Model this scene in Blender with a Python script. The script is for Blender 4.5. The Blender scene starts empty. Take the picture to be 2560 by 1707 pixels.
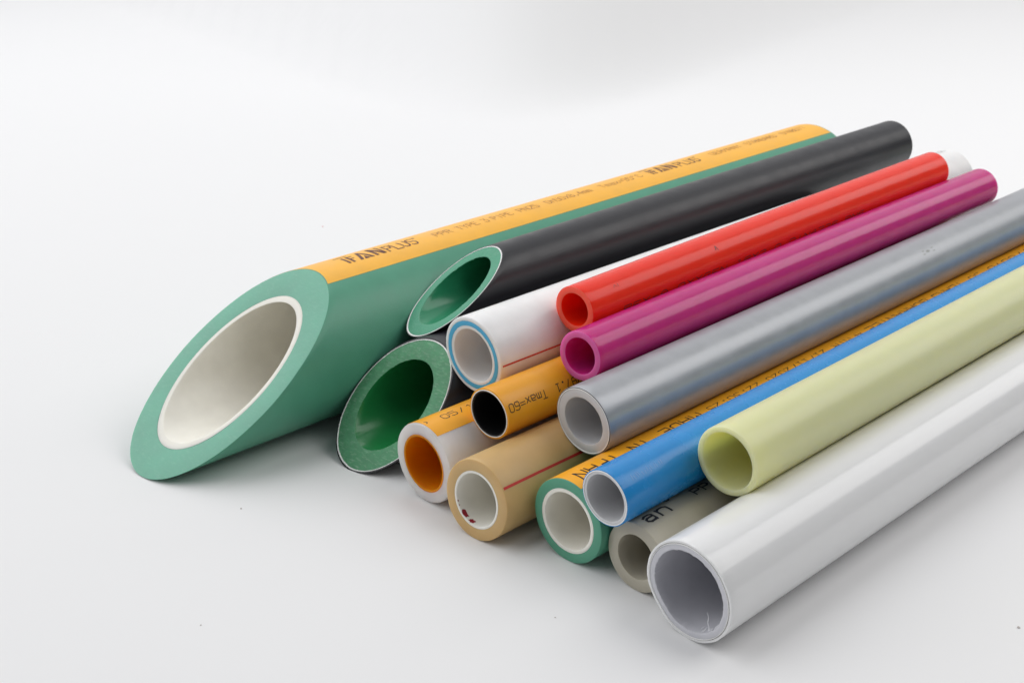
import bpy, bmesh, math, random
from mathutils import Vector, Matrix, noise
random.seed(7)
MM = 0.001
S = bpy.context.scene
C = S.collection
R = math.radians

# ------------------------------------------------------------ camera
F_PX, PITCH, CAM_H, YAW = 3366.38, 0.401424, 200.096, 0.794901
cam = bpy.data.cameras.new('camera'); cam_o = bpy.data.objects.new('camera', cam); C.objects.link(cam_o)
cam_o.location = (0, 0, CAM_H*MM); cam_o.rotation_euler = (math.pi/2-PITCH, 0, 0)
cam.sensor_width = 36; cam.lens = F_PX*36/2560
cam.clip_start = 0.01; cam.clip_end = 50
cam.dof.use_dof = True; cam.dof.focus_distance = 0.375; cam.dof.aperture_fstop = 40
S.camera = cam_o

# ------------------------------------------------------------ world and studio lamps
w = bpy.data.worlds.new('World'); S.world = w; w.use_nodes = True
bg = w.node_tree.nodes['Background']; bg.inputs[0].default_value = (0.93, 0.96, 1.0, 1); bg.inputs[1].default_value = 0.19
S.view_settings.view_transform = 'Standard'; S.view_settings.look = 'None'
S.view_settings.exposure = 0; S.view_settings.gamma = 1
Lg = Vector((math.cos(YAW), -math.sin(YAW), 0)); Dg = Vector((math.sin(YAW), math.cos(YAW), 0)); Zg = Vector((0, 0, 1))

def softbox(name, loc, target, sx, sy, power, col, xdir):
    l = bpy.data.lights.new(name, 'AREA'); l.shape = 'RECTANGLE'; l.size = sx; l.size_y = sy; l.energy = power; l.color = col
    o = bpy.data.objects.new(name, l); C.objects.link(o); o.location = loc
    z = (Vector(loc)-Vector(target)).normalized(); x = (xdir - z*xdir.dot(z)).normalized(); y = z.cross(x)
    o.rotation_euler = Matrix((x, y, z)).transposed().to_euler()
    return o
MID = Vector((0.10, 0.42, 0.02))
el = R(62)
softbox('softbox_right', MID + (Lg*math.cos(el)+Zg*math.sin(el))*0.80 + Dg*0.85, MID + Dg*0.85, 1.70, 0.62, 7.0, (1, .985, .97), Dg)
el = R(132)
softbox('tent_diffuser_left', MID + (Lg*math.cos(el)+Zg*math.sin(el))*1.15 - Dg*0.45, MID - Dg*0.1, 2.2, 1.6, 17.5, (.985, .99, 1), Dg)
el = R(117)
softbox('tent_diffuser_back', MID + (Lg*math.cos(el)+Zg*math.sin(el))*0.95 + Dg*1.05, MID + Dg*0.95, 1.8, 0.95, 3.3, (.985, .99, 1), Dg)

# ------------------------------------------------------------ materials
def lin(c):
    return tuple((x/255/12.92 if x/255 <= .04045 else ((x/255+.055)/1.055)**2.4) for x in c)
def mat(name, rgb, rough=.4, sss=0, rad=(1, 1, 1), sscale=1.0, metal=0, spec=.5, mottle=.04, mscale=150, grain=.0, streak=0.0, coat=0, trans=0, thru=0, chalk=0):
    """plastic: base colour with faint mottling, fine grain bump, scratches drawn out along the pipe (local Y)"""
    m = bpy.data.materials.new(name); m.use_nodes = True; nt = m.node_tree; N = nt.nodes; K = nt.links
    b = N['Principled BSDF']; c = lin(rgb)
    tc = N.new('ShaderNodeTexCoord')
    n1 = N.new('ShaderNodeTexNoise'); n1.inputs['Scale'].default_value = mscale; n1.inputs['Detail'].default_value = 5; K.new(tc.outputs['Object'], n1.inputs['Vector'])
    mr = N.new('ShaderNodeMapRange'); mr.inputs[1].default_value = .3; mr.inputs[2].default_value = .7; mr.inputs[3].default_value = 1-mottle; mr.inputs[4].default_value = 1+mottle
    K.new(n1.outputs[0], mr.inputs[0])
    mx = N.new('ShaderNodeVectorMath'); mx.operation = 'SCALE'; mx.inputs[0].default_value = c; K.new(mr.outputs[0], mx.inputs['Scale'])
    K.new(mx.outputs[0], b.inputs['Base Color'])
    mp = N.new('ShaderNodeMapping'); mp.inputs['Scale'].default_value = (1, .03, 1); K.new(tc.outputs['Object'], mp.inputs[0])
    n2 = N.new('ShaderNodeTexNoise'); n2.inputs['Scale'].default_value = 2500; n2.inputs['Detail'].default_value = 3; K.new(mp.outputs[0], n2.inputs['Vector'])
    n3 = N.new('ShaderNodeTexNoise'); n3.inputs['Scale'].default_value = 1600; n3.inputs['Detail'].default_value = 4; K.new(tc.outputs['Object'], n3.inputs['Vector'])
    b1 = N.new('ShaderNodeBump'); b1.inputs['Strength'].default_value = streak; b1.inputs['Distance'].default_value = .0001; K.new(n2.outputs[0], b1.inputs['Height'])
    b2 = N.new('ShaderNodeBump'); b2.inputs['Strength'].default_value = grain; b2.inputs['Distance'].default_value = .0001; K.new(n3.outputs[0], b2.inputs['Height']); K.new(b1.outputs[0], b2.inputs['Normal'])
    
    if grain or streak: K.new(b2.outputs[0], b.inputs['Normal'])
    r1 = N.new('ShaderNodeMapRange'); r1.inputs[1].default_value = .35; r1.inputs[2].default_value = .7; r1.inputs[3].default_value = rough*.9; r1.inputs[4].default_value = min(1, rough*1.15)
    K.new(n1.outputs[0], r1.inputs[0]); b.inputs['Roughness'].default_value = rough
    if grain or streak: K.new(r1.outputs[0], b.inputs['Roughness'])
    b.inputs['Metallic'].default_value = metal
    b.inputs['Specular IOR Level'].default_value = spec
    b.inputs['Subsurface Weight'].default_value = sss; b.inputs['Subsurface Radius'].default_value = rad; b.inputs['Subsurface Scale'].default_value = sscale*MM
    b.inputs['Coat Weight'].default_value = coat; b.inputs['Coat Roughness'].default_value = .12
    if thru:   # light shining through the wall
        t = N.new('ShaderNodeBsdfTranslucent'); K.new(mx.outputs[0], t.inputs['Color'])
        ms = N.new('ShaderNodeMixShader'); ms.inputs[0].default_value = thru
        K.new(b.outputs[0], ms.inputs[1]); K.new(t.outputs[0], ms.inputs[2]); K.new(ms.outputs[0], N['Material Output'].inputs['Surface'])
    if chalk:  # pale sawing scratches across a cut face
        m2 = N.new('ShaderNodeMapping'); m2.inputs['Scale'].default_value = (500, 250, 2600); m2.inputs['Rotation'].default_value = (0, .6, .4); K.new(tc.outputs['Object'], m2.inputs[0])
        n4 = N.new('ShaderNodeTexNoise'); n4.inputs['Scale'].default_value = 1; n4.inputs['Detail'].default_value = 6; n4.inputs['Roughness'].default_value = .7; K.new(m2.outputs[0], n4.inputs['Vector'])
        r4 = N.new('ShaderNodeMapRange'); r4.inputs[1].default_value = .52; r4.inputs[2].default_value = .72; r4.inputs[3].default_value = 0; r4.inputs[4].default_value = chalk; K.new(n4.outputs[0], r4.inputs[0])
        mc = N.new('ShaderNodeMix'); mc.data_type = 'RGBA'; K.new(r4.outputs[0], mc.inputs['Factor']); K.new(mx.outputs[0], mc.inputs['A']); mc.inputs['B'].default_value = (min(1, c[0]+.35), min(1, c[1]+.32), min(1, c[2]+.32), 1)
        K.new(mc.outputs['Result'], b.inputs['Base Color']); K.new(n4.outputs[0], b1.inputs['Height']); b1.inputs['Strength'].default_value = .6
    return m

M = {}
M['green'] = mat('green_ppr', (84, 156, 128), .40, sss=.25, sscale=1, rad=(.4, 1, .6), grain=.10, streak=.15)
M['green_lit_cut'] = mat('green_ppr_lit_cut', (122, 184, 160), .55, sss=.3, sscale=1.5, rad=(.4, 1, .6), grain=.4, mottle=.06, mscale=110, chalk=.13)  # same green as the wall, light falling on the slanted cut painted in as paler colour
M['stripe'] = mat('orange_stripe', (250, 184, 54), .40, grain=.08, streak=.12)
M['stripe_deep'] = mat('orange_stripe_deep', (246, 170, 26), .38, grain=.08, streak=.12)
M['liner'] = mat('white_liner', (244, 240, 228), .38, sss=.5, sscale=1.5, rad=(1, 1, .9), grain=.05)
M['black'] = mat('black_skin', (32, 32, 37), .38, grain=.12, streak=.25, mottle=.08)
M['black_in'] = mat('black_inner', (16, 16, 17), .45, grain=.1)
M['alu'] = mat('aluminium_layer', (246, 246, 244), .35, metal=0, grain=.2)
M['green_in_face'] = mat('green_cut_face', (72, 158, 124), .42, sss=.3, sscale=1.2, rad=(.3, 1, .6), grain=.3, chalk=.12)
M['green_in'] = mat('green_inner', (48, 138, 100), .24, sss=.3, sscale=1.2, rad=(.3, 1, .6), grain=.06)
M['green_saw'] = mat('green_sawn_face', (82, 150, 108), .5, sss=.3, sscale=1.2, rad=(.3, 1, .5), grain=.8, mottle=.10, mscale=500, chalk=.45)
M['green_in2'] = mat('green_inner_dark', (36, 128, 70), .22, sss=.3, sscale=1.2, rad=(.3, 1, .5), grain=.12)
M['white'] = mat('white_ppr', (240, 238, 237), .34, sss=.6, sscale=2.0, rad=(1, .9, .85), grain=.06)
M['white_thin'] = mat('translucent_white_wall', (248, 246, 242), .36, sss=.8, sscale=4.0, rad=(1, .9, .8), thru=.30)
M['cyan'] = mat('blue_layer', (84, 176, 218), .5, sss=.4, sscale=.6, rad=(.6, .9, 1))
M['orange_in'] = mat('orange_inner', (255, 160, 0), .5, thru=.45, sss=1, sscale=3.0, rad=(1, .5, .1))
M['orange'] = mat('orange_skin', (240, 164, 30), .36, grain=.08, streak=.15, sss=.2, sscale=1, rad=(1, .6, .1))
M['tan'] = mat('tan_ppr', (203, 168, 112), .42, sss=.5, sscale=2.0, rad=(1, .8, .5), grain=.08, mottle=.05)
M['red'] = mat('red_pex', (255, 50, 22), .22, spec=.4, sss=.6, sscale=3, rad=(1, .12, .08), streak=.05, coat=.0, thru=.08)
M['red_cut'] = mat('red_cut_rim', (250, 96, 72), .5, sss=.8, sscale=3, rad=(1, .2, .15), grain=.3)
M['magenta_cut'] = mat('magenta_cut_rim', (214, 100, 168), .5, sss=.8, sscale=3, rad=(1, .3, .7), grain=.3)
M['magenta'] = mat('magenta_pex', (212, 50, 142), .20, sss=1, sscale=4, rad=(1, .15, .5), streak=.05, coat=.20, thru=.18)
M['silver'] = mat('silver_skin', (170, 172, 176), .34, metal=.32, grain=.04, streak=.06, mottle=.05)
M['grey_pex'] = mat('grey_white_pex', (206, 206, 208), .40, sss=.3, sscale=1.2, grain=.08)
M['blue'] = mat('blue_skin', (22, 136, 206), .26, sss=.2, sscale=.8, rad=(.2, .6, 1), grain=.05, streak=.10)
M['yellow'] = mat('yellow_green_pert', (253, 248, 178), .32, sss=1, sscale=6.0, rad=(1.1, 1, .65), grain=0, mottle=.01, thru=.12)
M['taupe'] = mat('grey_beige_ppr', (178, 172, 156), .42, sss=.4, sscale=1.5, rad=(1, .9, .7), grain=.08)
M['white_gloss'] = mat('white_gloss_skin', (232, 232, 232), .20, sss=.3, sscale=1.0, streak=.06, coat=.3, mottle=.006, grain=.02)
M['lilac_pex'] = mat('lilac_grey_pex', (202, 202, 208), .42, sss=.3, sscale=1.2, grain=.15, mottle=.05)
M['grey_line'] = mat('grey_glue_line', (150, 148, 146), .5)
M['dark_line'] = mat('dark_glue_line', (52, 50, 48), .5)
M['ink'] = mat('black_ink', (30, 24, 22), .5)
M['ink_brown'] = mat('brown_ink', (98, 52, 34), .5)
M['ink_soft'] = mat('soft_brown_ink', (168, 108, 44), .5)
M['ink_grey'] = mat('grey_ink', (120, 120, 120), .5)
M['ink_red'] = mat('red_line_ink', (196, 44, 34), .45)
M['ink_faint'] = mat('faint_grey_ink', (150, 152, 150), .5)
M['stain'] = mat('red_marker_stain', (150, 20, 40), .5)
M['lint'] = mat('plastic_shaving', (236, 236, 240), .3, sss=.3)
M['pink_dust'] = mat('pink_dust_grain', (226, 160, 160), .8)
M['dust'] = mat('dust_grain', (186, 178, 174), .8)

# ------------------------------------------------------------ mesh helpers
def new_obj(name, verts, faces, m, parent=None, smooth=True, loc=None):
    me = bpy.data.meshes.new(name); me.from_pydata(verts, [], faces); me.materials.append(m)
    if smooth:
        me.shade_smooth()
        if name != 'ground': me.set_sharp_from_angle(angle=R(38))
    o = bpy.data.objects.new(name, me); C.objects.link(o)
    if parent: o.parent = parent
    if loc: o.location = loc
    return o

PIPE = {
1: dict(P=[-89.15181, 388.33029, 25.18214], D=[0.71956, 0.69443, -0.00106], r=24.999, a=0.0899, b=1.3663),
2: dict(P=[-18.73288, 413.24198, 42.9144], D=[0.71839, 0.69564, 0.00169], r=10.720, a=-0.0052, b=1.7961),
3: dict(P=[-37.05424, 380.7109, 17.1], D=[0.71918, 0.69482, 0.00116], r=17.2, a=0.1568, b=1.0155),
4: dict(P=[-11.87512, 374.14342, 36.68834], D=[0.72074, 0.6932, -0.00117], r=12.394, a=0.0077, b=-0.0544),
5: dict(P=[-6.61081, 350.8457, 28.46521], D=[0.71801, 0.69603, -0.00057], r=7.814, a=0.0406, b=-0.0209),
6: dict(P=[-26.01792, 349.87852, 12.66751], D=[0.71752, 0.69653, -0.00079], r=12.431, a=-0.0125, b=-0.0064),
7: dict(P=[-10.06264, 329.75849, 11.9], D=[0.71378, 0.70037, 0.00031], r=11.9, a=0.0367, b=0.0912),
8: dict(P=[15.05756, 317.60417, 12.31178], D=[0.70814, 0.70607, 5e-05], r=12.30, a=0.0030, b=0.0034),
9: dict(P=[18.9824, 381.58875, 48.62258], D=[0.71397, 0.70012, 0.00872], r=7.443, a=0.0530, b=-0.0140),
10: dict(P=[19.97102, 363.72899, 41.03799], D=[0.71183, 0.70234, 0.00531], r=7.660, a=0.0659, b=0.0419),
11: dict(P=[20.19795, 342.14113, 30.39188], D=[0.71082, 0.70337, 0.0029], r=10.34, a=-0.0098, b=-0.0700),
12: dict(P=[24.15643, 305.71702, 26.23488], D=[0.70822, 0.706, -7e-05], r=8.02, a=-0.0232, b=-0.0426),
13: dict(P=[56.50968, 314.14971, 32.39092], D=[0.70802, 0.70619, -0.00018], r=9.84, a=-0.0120, b=-0.0147),
14: dict(P=[32.43687, 303.22764, 9.9], D=[0.70805, 0.70617, 0.00019], r=9.88, a=-0.0360, b=0.0189),
15: dict(P=[43.38824, 281.53051, 13.61727], D=[0.71042, 0.70378, 0.00012], r=13.59, a=-0.0346, b=-0.0189),
}

def clip_half(poly, lim, keep_above):
    out = []
    for (y0, a0), (y1, a1) in zip(poly, poly[1:]+poly[:1]):
        i0 = (a0 >= lim) == keep_above; i1 = (a1 >= lim) == keep_above
        if i0: out.append((y0, a0))
        if i0 != i1:
            t = (lim-a0)/(a1-a0); out.append((y0+(y1-y0)*t, lim))
    return out
def slabs(poly, step=2.5):
    """cut a flat convex polygon into narrow bands so that it can follow the curve of the pipe"""
    lo = min(a for _, a in poly); hi = max(a for _, a in poly)
    if hi-lo <= step: return [poly]
    n = math.ceil((hi-lo)/step); res = []
    for i in range(n):
        q = clip_half(clip_half(poly, lo+(hi-lo)*i/n, True), lo+(hi-lo)*(i+1)/n, False)
        if len(q) > 2: res.append(q)
    return res
class Pipe:
    """one length of pipe: an Empty under its front end, local Y along the pipe, Z up, X to the side"""
    def __init__(s, n, name, label, length, group=None, bow=0):
        d = PIPE[n]; D = Vector(d['D']).normalized()
        L = Vector((D.y, -D.x, 0)).normalized(); U = L.cross(D)
        s.r, s.a, s.b, s.len, s.bow, s.n = d['r'], d['a'], d['b'], length, bow, n
        s.dent = None
        s.e = bpy.data.objects.new(name, None); C.objects.link(s.e); s.e.empty_display_size = .01
        s.e['label'] = label; s.e['category'] = 'pipe'
        if group: s.e['group'] = group
        Mx = Matrix((L, D, U)).transposed().to_4x4()
        Mx.translation = (Vector(d['P']) - U*s.r)*MM
        s.e.matrix_world = Mx
    def pt(s, r, th, y):
        """local point at radius r, angle th (0 = right side, 90 = top), distance y from the front"""
        if s.dent:   # end squeezed a little out of round by the cutter
            da = (math.degrees(th) - s.dent[0] + 180) % 360 - 180
            r = r*(1 - s.dent[1]/s.r*math.exp(-(da/s.dent[2])**2)*math.exp(-max(0, y)/14))
        t = max(0, min(1, y/s.len)); bz = s.bow*4*t*(1-t)
        return ((r*math.cos(th))*MM, y*MM, (s.r + r*math.sin(th)+bz)*MM)
    def cut(s, r, th): return r*(math.cos(th)*s.a + math.sin(th)*s.b)
    def layer(s, name, ro, ri, m, label=None, co=.12, ci=.12, rough_o=0, rough_i=0, rough_s=0, recess=0, nseg=216, seed=0, fine=9, face=None):
        """ring-shaped wall layer between radii ri and ro, chamfered front rim, front edges nibbled by noise"""
        prof = [(ri, ci, 'i'), (ri+ci*.3, ci*.3, 'i'), (ri+ci, 0, 'i'), (ro-co, 0, 'o'), (ro-co*.3, co*.3, 'o'), (ro, co, 'o')]
        back = [3, 8, 20, 45] + [s.len*k/8 for k in range(2, 9)]
        back = [y for y in back if y <= s.len]
        pts = [(r, y, k) for r, y, k in prof] + [(ro, y, '') for y in back]
        pts += [(ri, y, '') for y in reversed(back)]
        V = []; Fc = []
        n = len(pts)
        for j in range(nseg):
            th = 2*math.pi*j/nseg
            cx, cy = math.cos(th), math.sin(th)
            nv = noise.noise((cx*fine, cy*fine, seed+s.n*3.1)); nv2 = noise.noise((cx*fine*4, cy*fine*4, seed+7+s.n))
            ns = noise.noise((cx*2, cy*2, seed+20.0+s.n))
            for r, y, k in pts:
                rr = r; yy = y
                if k == 'i': rr = r - rough_i*max(0, nv*.7+nv2*.9)
                if k == 'o': rr = r + rough_o*(nv*.6+nv2*.6)
                if k: yy = y + recess + rough_s*(ns+nv2*.3)
                # the cut plane leans; ease it out over the length
                c = s.cut(r, th)
                if k: yv = yy + c
                else:
                    lo = co + recess + .3 + c
                    yv = max(yy, 0) if yy > lo+1 else lo + (yy/ (abs(lo)+60))
                    if y <= 45 and s.b > .5: yv = lo + y*.9
                V.append(s.pt(rr, th, yv))
        for j in range(nseg):
            j2 = (j+1) % nseg
            for k in range(n):
                k2 = (k+1) % n
                Fc.append((j*n+k, j*n+k2, j2*n+k2, j2*n+k))
        o = new_obj(name, V, Fc, m, s.e)
        if face:
            o.data.materials.append(face)
            for i_, f_ in enumerate(o.data.polygons):
                if i_ % n in (1, 2, 3): f_.material_index = 1
        if label: o['label'] = label
        return o
    def strip(s, name, th0, th1, m, label=None, y0=.15, off=.02, t=.05, y1=None, n=28, wob=0):
        """band lying along the outside of the pipe between two angles"""
        y1 = y1 or s.len-.5
        ys = [None] + [y for y in (2, 6, 15, 30, 50, 80, 120, 160, 200, 240, 280, 320, 360, 400, 440) if y < y1] + [y1]
        V = []; Fc = []
        for i in range(n+1):
            for k, y in enumerate(ys):
                wv = wob*noise.noise((0, (y or 0)*.05, s.n)) if i in (0, n) else 0
                th = R(th0 + (th1-th0)*i/n + wv)
                lo = s.cut(s.r, th) + y0
                yv = lo if k == 0 else (y if y > lo+1 else lo + y*.02)
                if s.b > .5 and k and y < 60: yv = lo + y*.9
                V.append(s.pt(s.r+off+t, th, yv)); V.append(s.pt(s.r+off-.03, th, yv))
        K = len(ys)
        I = lambda i, k, b: (i*K+k)*2+b
        for i in range(n):
            for k in range(K-1):
                Fc.append((I(i, k, 0), I(i, k+1, 0), I(i+1, k+1, 0), I(i+1, k, 0)))
                Fc.append((I(i, k, 1), I(i+1, k, 1), I(i+1, k+1, 1), I(i, k+1, 1)))
            Fc.append((I(i, 0, 0), I(i+1, 0, 0), I(i+1, 0, 1), I(i, 0, 1)))
            Fc.append((I(i, K-1, 0), I(i, K-1, 1), I(i+1, K-1, 1), I(i+1, K-1, 0)))
        for k in range(K-1):
            Fc.append((I(0, k, 0), I(0, k, 1), I(0, k+1, 1), I(0, k+1, 0)))
            Fc.append((I(n, k, 0), I(n, k+1, 0), I(n, k+1, 1), I(n, k, 1)))
        o = new_obj(name, V, Fc, m, s.e)
        if label: o['label'] = label
        return o
    def polys(s, name, plist, m, off=.10, label=None, inside=None):
        """flat print: polygons given as (y mm, angle deg) lists laid on the pipe's outside (or in the bore)"""
        V = []; Fc = []
        rad = (s.r+off) if inside is None else inside
        for poly in (c_ for q_ in plist for c_ in slabs(q_)):
            base = len(V)
            for y, a in poly: V.append(s.pt(rad, R(a), y))
            Fc.append(tuple(range(base, base+len(poly))))
        o = new_obj(name, V, Fc, m, s.e, smooth=False)
        if label: o['label'] = label
        return o
    def strokes(s, lines, y0, width, base, height, flip=False, sw=.09, clip=None):
        """polylines in a unit box -> ribbon quads on the cylinder; flip turns the writing upside down"""
        out = []; mmdeg = s.r*math.pi/180
        def mp(u, v):
            if flip: return (y0 + width - u*width, base - v*height/mmdeg)
            return (y0 + u*width, base + v*height/mmdeg)
        hw = sw/2
        for ln in lines:
            for (u0, v0), (u1, v1) in zip(ln, ln[1:]):
                du, dv = (u1-u0)*width, (v1-v0)*height; L = math.hypot(du, dv)
                if L < 1e-6: continue
                tx, ty = du/L, dv/L; px, py = -ty*hw, tx*hw
                steps = max(1, int(L/1.2))
                for q in range(steps):
                    a0, a1 = q/steps, (q+1)/steps
                    A = (u0*width+du*a0, v0*height+dv*a0); B = (u0*width+du*a1, v0*height+dv*a1)
                    if q == 0: A = (A[0]-tx*hw*.8, A[1]-ty*hw*.8)
                    if q == steps-1: B = (B[0]+tx*hw*.8, B[1]+ty*hw*.8)
                    quad = [(A[0]+px, A[1]+py), (A[0]-px, A[1]-py), (B[0]-px, B[1]-py), (B[0]+px, B[1]+py)]
                    if clip is not None and any(p[0] < clip for p in quad): continue
                    quad = [mp(x/width, y/height) for x, y in quad]
                    out.append(quad)
        return out

# ------------------------------------------------------------ single-line lettering (box 0..4 by 0..6)
G = {
'A': [[(0, 0), (0, 3.6), (1.2, 6), (2.8, 6), (4, 3.6), (4, 0)], [(0, 2.4), (4, 2.4)]],
'C': [[(4, 5), (3, 6), (1, 6), (0, 5), (0, 1), (1, 0), (3, 0), (4, 1)]],
'D': [[(0, 0), (0, 6), (2.6, 6), (4, 4.8), (4, 1.2), (2.6, 0), (0, 0)]],
'E': [[(4, 0), (0, 0), (0, 6), (4, 6)], [(0, 3), (3, 3)]],
'F': [[(0, 0), (0, 6), (4, 6)], [(0, 3), (3, 3)]],
'G': [[(4, 5), (3, 6), (1, 6), (0, 5), (0, 1), (1, 0), (4, 0), (4, 2.6), (2.4, 2.6)]],
'I': [[(2, 0), (2, 6)]],
'L': [[(0, 6), (0, 0), (4, 0)]],
'M': [[(0, 0), (0, 6), (2, 3), (4, 6), (4, 0)]],
'N': [[(0, 0), (0, 6), (4, 0), (4, 6)]],
'O': [[(1, 0), (0, 1), (0, 5), (1, 6), (3, 6), (4, 5), (4, 1), (3, 0), (1, 0)]],
'P': [[(0, 0), (0, 6), (3.2, 6), (4, 5.2), (4, 3.6), (3.2, 2.8), (0, 2.8)]],
'R': [[(0, 0), (0, 6), (3.2, 6), (4, 5.2), (4, 3.8), (3.2, 3), (0, 3)], [(2, 3), (4, 0)]],
'S': [[(0, .6), (.8, 0), (3.2, 0), (4, 1), (4, 2.2), (3.2, 3), (.8, 3), (0, 3.8), (0, 5), (.8, 6), (3.2, 6), (4, 5.4)]],
'T': [[(0, 6), (4, 6)], [(2, 6), (2, 0)]],
'U': [[(0, 6), (0, 1), (1, 0), (3, 0), (4, 1), (4, 6)]],
'X': [[(0, 0), (4, 6)], [(0, 6), (4, 0)]],
'Y': [[(0, 6), (2, 3.2), (4, 6)], [(2, 3.2), (2, 0)]],
'a': [[(.4, 4), (3.2, 4), (4, 3.2), (4, 0), (1, 0), (0, .8), (0, 1.6), (.8, 2.4), (4, 2.4)]],
'm': [[(0, 0), (0, 4), (3.2, 4), (4, 3.2), (4, 0)], [(2, 4), (2, 0)]],
'n': [[(0, 0), (0, 4), (3, 4), (4, 3.2), (4, 0)]],
'x': [[(.2, 0), (3.8, 4)], [(.2, 4), (3.8, 0)]],
'0': [[(1, 0), (0, 1), (0, 5), (1, 6), (3, 6), (4, 5), (4, 1), (3, 0), (1, 0)]],
'1': [[(.8, 4.8), (2.2, 6), (2.2, 0)], [(.8, 0), (3.6, 0)]],
'2': [[(0, 5.2), (.8, 6), (3.2, 6), (4, 5.2), (4, 3.6), (0, 0), (4, 0)]],
'3': [[(0, 6), (4, 6), (2, 3.4), (3.2, 3.4), (4, 2.6), (4, .8), (3.2, 0), (.8, 0), (0, .6)]],
'4': [[(3, 0), (3, 6), (0, 2), (4, 2)]],
'5': [[(4, 6), (0, 6), (0, 3.4), (3.2, 3.4), (4, 2.6), (4, .8), (3.2, 0), (.6, 0), (0, .5)]],
'6': [[(4, 5.6), (3.2, 6), (1, 6), (0, 5), (0, 1), (.8, 0), (3.2, 0), (4, .8), (4, 2.4), (3.2, 3.2), (0, 3.2)]],
'7': [[(0, 6), (4, 6), (4, 5), (1.6, 0)]],
'8': [[(1, 0), (0, .8), (0, 2.2), (1, 3.1), (3, 3.1), (4, 2.2), (4, .8), (3, 0), (1, 0)], [(1, 3.1), (.2, 3.9), (.2, 5.2), (1, 6), (3, 6), (3.8, 5.2), (3.8, 3.9), (3, 3.1)]],
'9': [[(0, .4), (.8, 0), (3, 0), (4, 1), (4, 5), (3.2, 6), (.8, 6), (0, 5.2), (0, 3.6), (.8, 2.8), (4, 2.8)]],
'.': [[(1.6, 0), (2.4, 0), (2.4, .7), (1.6, .7), (1.6, 0)]],
':': [[(1.6, 1), (2.4, 1), (2.4, 1.7), (1.6, 1.7), (1.6, 1)], [(1.6, 4), (2.4, 4), (2.4, 4.7), (1.6, 4.7), (1.6, 4)]],
'/': [[(.2, 0), (3.8, 6)]],
'-': [[(.6, 2.8), (3.4, 2.8)]],
'=': [[(0, 2), (4, 2)], [(0, 3.8), (4, 3.8)]],
'°': [[(1, 4.2), (.4, 4.9), (.4, 5.3), (1, 6), (1.9, 6), (2.5, 5.3), (2.5, 4.9), (1.9, 4.2), (1, 4.2)]],
'+': [[(1.2, 4), (2.8, 4), (2.8, 5.4), (1.2, 5.4), (1.2, 4)]],
}
def write(p, text, y0, y1, base, height, flip=False, sw=.28, clip=None):
    """word stretched between y0 and y1 along the pipe"""
    n = len(text); adv = 1/(n - .27); out = []
    for i, ch in enumerate(text):
        if ch == ' ' or ch not in G: continue
        u0 = i*adv; gw = adv*.73
        lines = [[(u0 + x/4*gw, y/6) for x, y in ln] for ln in G[ch]]
        out += p.strokes(lines, y0, y1-y0, base, height, flip, sw)
    return out
def box_poly(p, poly, y0, w_, base, h, flip=False):
    mmdeg = p.r*math.pi/180
    if flip: return [(y0+w_-u*w_, base - v*h/mmdeg) for u, v in poly]
    return [(y0+u*w_, base + v*h/mmdeg) for u, v in poly]
# the logotype: I and F under one bar, A with a small solid triangle instead of a crossbar, N
LOGO = [
 [(-.06, 1.0), (.27, 1.0), (.27, .92), (-.06, .92)],
 [(.03, .74), (.09, .74), (.09, 0), (.03, 0)],
 [(.14, .74), (.20, .74), (.20, 0), (.14, 0)], [(.20, .74), (.31, .74), (.31, .64), (.20, .64)], [(.20, .46), (.28, .46), (.28, .36), (.20, .36)],
 [(.32, 0), (.40, 0), (.52, .86), (.47, .96)], [(.47, .96), (.53, .96), (.67, 0), (.59, 0)], [(.43, 0), (.57, 0), (.50, .34)],
 [(.72, 0), (.79, 0), (.79, .96), (.72, .96)], [(.72, .96), (.81, .96), (.98, 0), (.89, 0)], [(.93, 0), (.98, 0), (.98, .96), (.93, .96)],
]

# ------------------------------------------------------------ the pipes
# 1 the big green pipe
p = Pipe(1, 'big_green_pipe', 'thickest pipe, green with orange stripe and white lining, cut at a long slant', 317)
p.layer('outer_wall', p.r, 18.25, M['green'], co=.18, ci=.05, rough_s=.25, face=M['green_lit_cut'])
p.layer('inner_lining', 18.22, 16.75, M['liner'], recess=-.03, rough_i=.10, fine=6)
p.strip('stripe', 68.3, 126, M['stripe'], y0=.35, off=.03, t=.03, n=24)
q = [box_poly(p, P_, 46.6, 16.8, 84.6, 7.6) for P_ in LOGO]
q += write(p, 'PLUS', 64.5, 77.2, 84.8, 5.4, sw=.60)
q += write(p, '+', 77.6, 79.6, 90.5, 3.6, sw=.35)
p.polys('printed_logo', q, M['ink_brown'])
q = []
for t_, a_, b_ in (('PPR', 86.2, 93.6), ('TYPE', 97, 106.6), ('3', 109.3, 111.4), ('PIPE', 114, 123.3), ('PN25', 127.2, 137), ('Dn50x8.4mm', 142, 166), ('Tmax=95°C', 172, 195.6)):
    q += write(p, t_, a_, b_, 86.4, 3.5, sw=.34)
p.polys('printed_text', q, M['ink_soft'])
q = [box_poly(p, P_, 200.5, 16.2, 84.2, 7.4) for P_ in LOGO] + write(p, 'PLUS', 218.5, 231.5, 84.6, 5.2, sw=.60) + write(p, '+', 232, 234, 90.5, 3.6, sw=.35)
p.polys('printed_logo', q, M['ink_brown'])
q = write(p, 'GERMANY', 241.5, 261.5, 87.5, 3.5, sw=.36) + write(p, 'STANDARD', 266, 287, 87.5, 3.5, sw=.36) + write(p, 'DIN8077', 292.5, 309, 87.5, 3.5, sw=.36)
p.polys('printed_text', q, M['ink_soft'])

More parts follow.
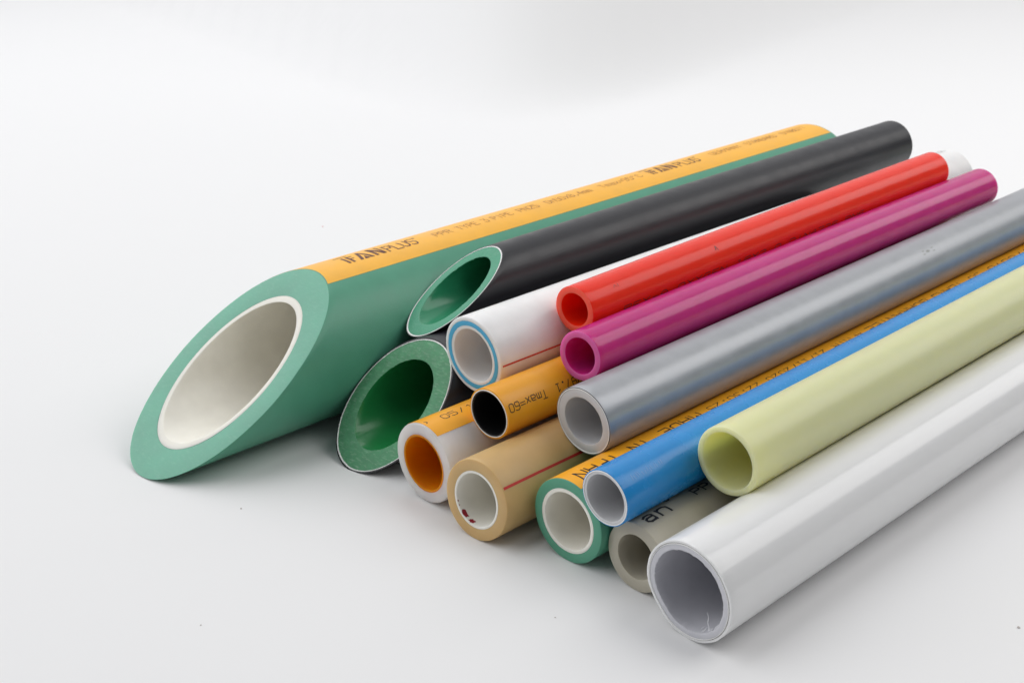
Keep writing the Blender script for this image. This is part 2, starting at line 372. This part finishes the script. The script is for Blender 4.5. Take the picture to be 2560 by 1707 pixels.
def skinned(n, name, label, length, skin, a0, a1, hole, inner, **k):
    p = Pipe(n, name, label, length, bow=k.get('bow', 0)); p.dent = k.get('dent')
    p.layer('outer_skin', p.r, a0 + (.2 if k.get('seam') else 0), skin, co=.06, ci=.02, rough_s=k.get('rs', .05), rough_o=k.get('ro', 0))
    p.layer('aluminium_layer', a0-.01, a1, M['alu'], co=.03, ci=.02, recess=-.16, rough_o=.0, rough_s=k.get('rs', .05), rough_i=k.get('ra', .05), fine=14)
    if k.get('seam'): p.layer('glue_line', a0+.2, a0, k.get('gm', M['dark_line']), co=.02, ci=.02, recess=k.get('gr', -.02))
    p.layer('inner_wall', a1-.02, hole, inner, face=k.get('face'), co=.05, ci=k.get('ci', .12), recess=k.get('rec', .02), rough_i=k.get('ri', .12), rough_s=k.get('rs', .05), fine=k.get('fi', 9))
    return p
# 2, 3 the black ones
skinned(2, 'black_pipe', 'thinner of the two black pipes, slant cut, lying higher against the big green pipe', 266, M['black'], 10.52, 10.34, 7.9, M['green_in'], rs=.10, face=M['green_in_face'], ri=.22, fi=12, ci=.2)
skinned(3, 'black_pipe', 'thicker black pipe with rough green slanted end, on the ground beside the big green pipe', 232, M['black'], 16.75, 16.56, 11.5, M['green_in2'], ro=.10, rs=.28, ri=.22, ra=.20, face=M['green_saw'])
# 4 white with blue ring
p = Pipe(4, 'white_pipe', 'white pipe with a blue ring in its cut end and a thin red line', 280)
p.layer('outer_wall', p.r, 11.05, M['white'], co=.5, ci=.02)
p.layer('blue_layer', 11.04, 9.55, M['cyan'], co=.03, ci=.03, recess=-.02, rough_o=.12, rough_i=.12, fine=2)
p.layer('inner_wall', 9.62, 8.5, M['white'], co=.03, ci=.2, recess=.0)
p.strip('red_line', -1.3, 1.1, M['ink_red'], y0=.7, t=.02, off=.03, n=4)
p.polys('printed_text', write(p, 'PPR PIPE PN20', 252, 277, 94, 2.0, sw=.18), M['ink_faint'])
# 5 orange with black lining
p = skinned(5, 'orange_pipe', 'orange pipe with a black bore and upside-down black lettering above the tan pipe', 250, M['orange'], 7.34, 7.08, 6.6, M['black_in'], rs=.03)
q = write(p, 'Tmax=60', 1.5, 16.6, 35, 2.4, flip=True, sw=.26) + write(p, '797.1', 20.8, 31.5, 36.5, 2.4, flip=True, sw=.26)
p.polys('printed_text', q, M['ink'], off=.05)
# 6 white and orange stripe
p = Pipe(6, 'white_pipe', 'white pipe with an orange top stripe and bright orange lining', 262)
p.layer('outer_wall', p.r, 9.02, M['white_thin'], co=.7, ci=.02)
p.layer('inner_lining', 9.0, 8.35, M['orange_in'], co=.02, ci=.15, recess=-.01)
p.strip('stripe', 61.5, 128, M['stripe_deep'], y0=.75, n=24)
q = []
for t_, a_, b_ in (('05', 7.6, 13.0), ('/', 14.2, 16.2), ('11', 17.6, 22.5)):
    q += write(p, t_, a_, b_, 84.2, 2.5, sw=.28)
q += [g_ for g_ in write(p, 'R', -.6, 2.3, 84.2, 2.6, sw=.28) if min(v[0] for v in g_) > .9]
p.polys('printed_text', q, M['ink'])
# 7 tan
p = Pipe(7, 'tan_pipe', 'tan pipe with white lining and a red line along its side', 290)
p.layer('outer_wall', p.r, 8.52, M['tan'], co=.3, ci=.02, rough_s=.08)
p.layer('inner_lining', 8.5, 7.8, M['liner'], co=.02, ci=.12, recess=-.03, rough_i=.06)
p.strip('red_line', 33.4, 37.2, M['ink_red'], y0=.4, off=.03, t=.02, n=5, wob=.4)
def blot(p, rad, y, a, ry, ra, seed, k=14, ang=0):
    out = []
    for i in range(k):
        t = 2*math.pi*i/k; f = .65+.55*abs(noise.noise((math.cos(t)*1.6, math.sin(t)*1.6, seed)))*2*random.uniform(.7, 1.1)
        u, v = ry*f*math.cos(t), ra*f*math.sin(t)
        out.append((y+u*math.cos(ang)-v*.15*math.sin(ang), a+v+u*math.sin(ang)*6))
    return out
bl = [blot(p, 0, .0, 232, .9, 14, 1.0), blot(p, 0, .1, 256, .9, 8, 2.2), blot(p, 0, .25, 240, .22, 1.6, 6.0), blot(p, 0, -.25, 202, .2, 2.5, 8.0), blot(p, 0, -.35, 212, .14, 2.0, 9.0)]
p.polys('red_stain', bl, M['stain'], inside=7.77, label='dark red marker smear just inside the bore')
# 8 green small with stripe
p = Pipe(8, 'small_green_pipe', 'small green pipe with orange top stripe and white lining, half under the blue pipe', 420)
p.layer('outer_wall', p.r, 9.52, M['green'], co=.25, ci=.02)
p.layer('inner_lining', 9.5, 8.42, M['liner'], co=.1, ci=.1, recess=-.05, rough_o=.05)
p.strip('stripe', 69.5, 132, M['stripe_deep'], y0=.3, n=24)
q = []
# upright in the text's own sense, reads towards the viewer, so it is upside down here
q += write(p, 'IFAN', 4.0, 20.5, 99.5, 4.2, flip=True, sw=.55)
q += write(p, 'IN', 26.3, 33.5, 98.5, 3.6, flip=True, sw=.50)
q += write(p, 'MADE', 40, 57.5, 99, 3.6, flip=True, sw=.48)
q += write(p, '22:30:25', 62, 88, 97.3, 2.9, flip=True, sw=.28)
q += write(p, '21/11/2020', 92, 124.5, 96.8, 2.9, flip=True, sw=.28)
q += write(p, '4', 142.0, 145.6, 95.5, 2.9, flip=True, sw=.28) + write(p, 'MTR', 129, 139, 96.3, 2.9, flip=True, sw=.28)
q += write(p, 'GUARANTEE', 150, 189.5, 96.5, 3.4, flip=True, sw=.42)
q += write(p, 'YEARS', 194, 214.5, 95.5, 3.4, flip=True, sw=.42)
q += write(p, '50', 221, 229, 95.0, 3.2, flip=True, sw=.36)
q += write(p, 'PN20 DIN8077/8078', 236, 330, 94.5, 3.2, flip=True, sw=.40)
p.polys('printed_text', q, M['ink'], off=.10)
# 9 red
p = Pipe(9, 'red_pipe', 'translucent red pipe lying on the white pipe, topmost of the stack', 212, bow=.25)
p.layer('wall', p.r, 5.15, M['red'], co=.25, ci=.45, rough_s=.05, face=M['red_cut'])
q = p.strokes([[(0, .1), (.4, 1)], [(.4, 1), (.8, 0)]], 62, 1.6, 38, 1.6, sw=.24) + p.strokes([[(0, 0), (.5, .9), (1, 0)], [(1.4, 0), (1.4, .9)]], 12, 1.5, 44, 1.1, sw=.10)
q += write(p, 'PEX-A OXYGEN 16X2.0 DIN4726 PN6', 15, 150, -24, 2.0, sw=.24)
p.polys('printed_text', q, M['ink'], off=.04)
# 10 magenta
p = Pipe(10, 'magenta_pipe', 'translucent magenta pipe lying between the red and the silver pipes', 242, bow=.4)
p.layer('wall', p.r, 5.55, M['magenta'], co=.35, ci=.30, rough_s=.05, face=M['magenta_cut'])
# 11 silver
p = skinned(11, 'silver_pipe', 'metallic silver grey pipe with grey-white inner wall, under the magenta pipe', 330, M['silver'], 10.02, 9.76, 7.25, M['grey_pex'], rs=.04, ci=.2, seam=1)
lg = []
for a_, b_, sy, sa in ((178, 53.5, 1.9, 4.2), (181.6, 57, 1.1, 2.0), (175.3, 57.5, 1.0, 2.2), (174.8, 50, 1.0, 2.0), (181.5, 49.5, 1.2, 2.0)):
    lg.append(blot(p, 0, a_, b_, sy*.8, sa*.8, a_))
p.polys('printed_mark', lg, M['ink_faint'], off=.03, label='small worn grey print mark')
# 12 blue
p = skinned(12, 'blue_pipe', 'glossy blue pipe with grey inner wall, lying on the small green pipe', 420, M['blue'], 7.72, 7.46, 6.62, M['grey_pex'], rs=.08, ro=.04, ri=.05)
q = []
for i in range(13):
    y = 4.5 + i*1.0 + random.uniform(-.2, .2)
    q += p.strokes([[(0, random.uniform(0, .2)), (random.uniform(-.3, .3), random.uniform(.6, 1))]], y, 1, 45+random.uniform(-1, 3), 1.6, sw=.10)
M['scuff'] = mat('pale_scuff', (120, 160, 205), .3)
p.polys('scuff_marks', q, M['scuff'], off=.03)
# 13 yellow-green
p = Pipe(13, 'yellow_pipe', 'translucent pale yellow-green pipe lying between the blue and the large white pipe', 420)
p.layer('wall', p.r, 8.1, M['yellow'], co=.55, ci=.5)
# 14 grey-beige
p = Pipe(14, 'grey_beige_pipe', 'grey-beige thick-walled pipe on the ground, between the small green and large white pipes', 420)
p.layer('wall', p.r, 6.35, M['taupe'], co=.3, ci=.15, rough_s=.05)
q = p.strokes([[(-.02, .52), (.10, .66), (.26, .66), (.34, .55), (.34, 0)], [(.34, .40), (.08, .38), (0, .27), (0, .12), (.1, 0), (.26, .02), (.34, .12)],
               [(.56, 0), (.56, .66)], [(.56, .5), (.68, .66), (.86, .66), (.96, .52), (.96, 0)]], 3.4, 9.4, 81, 4.3, sw=.72)
q += write(p, '°', 14.6, 18.2, 87.5, 4.5, sw=.5)
q += write(p, 'PP-R', 23.8, 38, 83.5, 2.8, sw=.5)
p.polys('printed_text', q, M['ink'], off=.06)
# 15 large white
p = skinned(15, 'large_white_pipe', 'large glossy white pipe with grey inner wall, nearest on the right', 430, M['white_gloss'], 12.75, 12.62, 11.05, M['lilac_pex'], rs=.12, ro=.12, ri=.38, fi=13, seam=1, gm=M['grey_line'], gr=.12, dent=(222, .75, 24))
# shavings in its bore
def sliver(name, pts, m, w0=.12, parent=None, label=None):
    V = []; Fc = []
    for i, pnt in enumerate(pts):
        ww = w0*(1-.6*i/len(pts))*MM
        V += [(pnt[0]-ww, pnt[1], pnt[2]), (pnt[0]+ww, pnt[1], pnt[2]), (pnt[0], pnt[1]+ww, pnt[2]+ww)]
    for i in range(len(pts)-1):
        for k in range(3):
            k2 = (k+1) % 3; Fc.append((i*3+k, i*3+k2, (i+1)*3+k2, (i+1)*3+k))
    o = new_obj(name, V, Fc, m, parent)
    if label: o['label'] = label
    return o
pts = [p.pt(10.9-i*.52, R(-56+i*1.2+1.5*math.sin(i*1.3)), 1.0+.15*i) for i in range(9)]
sliver('burr', pts, M['lint'], .13, p.e, 'thin white burr curling up inside the bore')
for i in range(16):
    a = R(random.uniform(-75, -28)); y = random.uniform(.3, 2.4)
    sliver('burr', [p.pt(11.0, a, y), p.pt(10.75, a+.02, y+.3), p.pt(10.6, a+.05, y+.7)], M['lint'], .07, p.e)

# ------------------------------------------------------------ paper backdrop
M['paper'] = bpy.data.materials.new('white_paper'); m = M['paper']; m.use_nodes = True; nt = m.node_tree
b = nt.nodes['Principled BSDF']; b.inputs['Base Color'].default_value = (.822, .818, .82, 1); b.inputs['Roughness'].default_value = .7
tc = nt.nodes.new('ShaderNodeTexCoord'); n1 = nt.nodes.new('ShaderNodeTexNoise'); n1.inputs['Scale'].default_value = 900; nt.links.new(tc.outputs['Object'], n1.inputs['Vector'])
bp = nt.nodes.new('ShaderNodeBump'); bp.inputs['Strength'].default_value = .05; bp.inputs['Distance'].default_value = .0001
nt.links.new(n1.outputs[0], bp.inputs['Height']); nt.links.new(bp.outputs[0], b.inputs['Normal'])
b.inputs['Specular IOR Level'].default_value = .3

def height(x, y):
    """paper lies flat near the pipes, pinches into a soft fold behind them and sweeps up at the back"""
    ax, ay = -.008, .765
    s_, c_ = math.sin(R(35)), math.cos(R(35))
    t1 = (x-ax)*c_ + (y-ay)*s_; t2 = -(x-ax)*c_ + (y-ay)*s_
    k = .10 + .30*max(0, y-ay)
    h = max(k-abs(t1-t2), 0)/k
    t = min(t1, t2) - h*h*k/4
    z = 0
    if t > 0: z += 2.4*t*t/(t+.07)
    d = y-1.75
    if d > 0: z += d*d*1.2
    return z
xs = [-3+6*i/240 for i in range(241)]
ys = [-1.5 + .05*i for i in range(42)] + [.6+.0125*i for i in range(96)] + [1.8+.05*i for i in range(20)]
V = [(x, y, height(x, y)) for y in ys for x in xs]; nx = len(xs)
Fc = [(j*nx+i, j*nx+i+1, (j+1)*nx+i+1, (j+1)*nx+i) for j in range(len(ys)-1) for i in range(nx-1)]
o = new_obj('ground', V, Fc, M['paper']); o['kind'] = 'structure'

# ------------------------------------------------------------ specks on the paper
def speck(x, y, r, label, m=None):
    bm = bmesh.new(); bmesh.ops.create_icosphere(bm, subdivisions=2, radius=r)
    for v in bm.verts:
        v.co *= 1+.35*noise.noise(v.co*1800+Vector((x*50, y*50, 0))); v.co.z *= .4
    me = bpy.data.meshes.new('speck'); bm.to_mesh(me); bm.free(); me.materials.append(m or M['dust'])
    o = bpy.data.objects.new('speck', me); C.objects.link(o); o.location = (x, y, r*.4); o['label'] = label; o['category'] = 'dust speck'
def ground_at(px, py):
    """source-pixel position of a mark on the paper -> its place on the table"""
    cu, su = math.cos(PITCH), math.sin(PITCH)
    u = (px-1280)/F_PX; v = -(py-853.5)/F_PX
    d = Vector((u, cu+v*su, -su+v*cu)); t = CAM_H/-d.z
    return d.x*t*MM, d.y*t*MM
for px, py, r_, lb in ((603, 1271, .00030, 'tiny grey speck on the paper below the big green pipe'), (502, 1562, .00022, 'tiny grey speck on the bare paper at the lower left'),
                       (1388, 1543, .00022, 'tiny grey speck on the paper in front of the large white pipe'), (2546, 1568, .0004, 'small grey speck at the lower right edge'),
                       (807, 567, .00035, 'pinkish speck on the paper above the big green pipe')):
    x, y = ground_at(px, py); speck(x, y, r_, lb, M['pink_dust'] if 'pink' in lb else None)
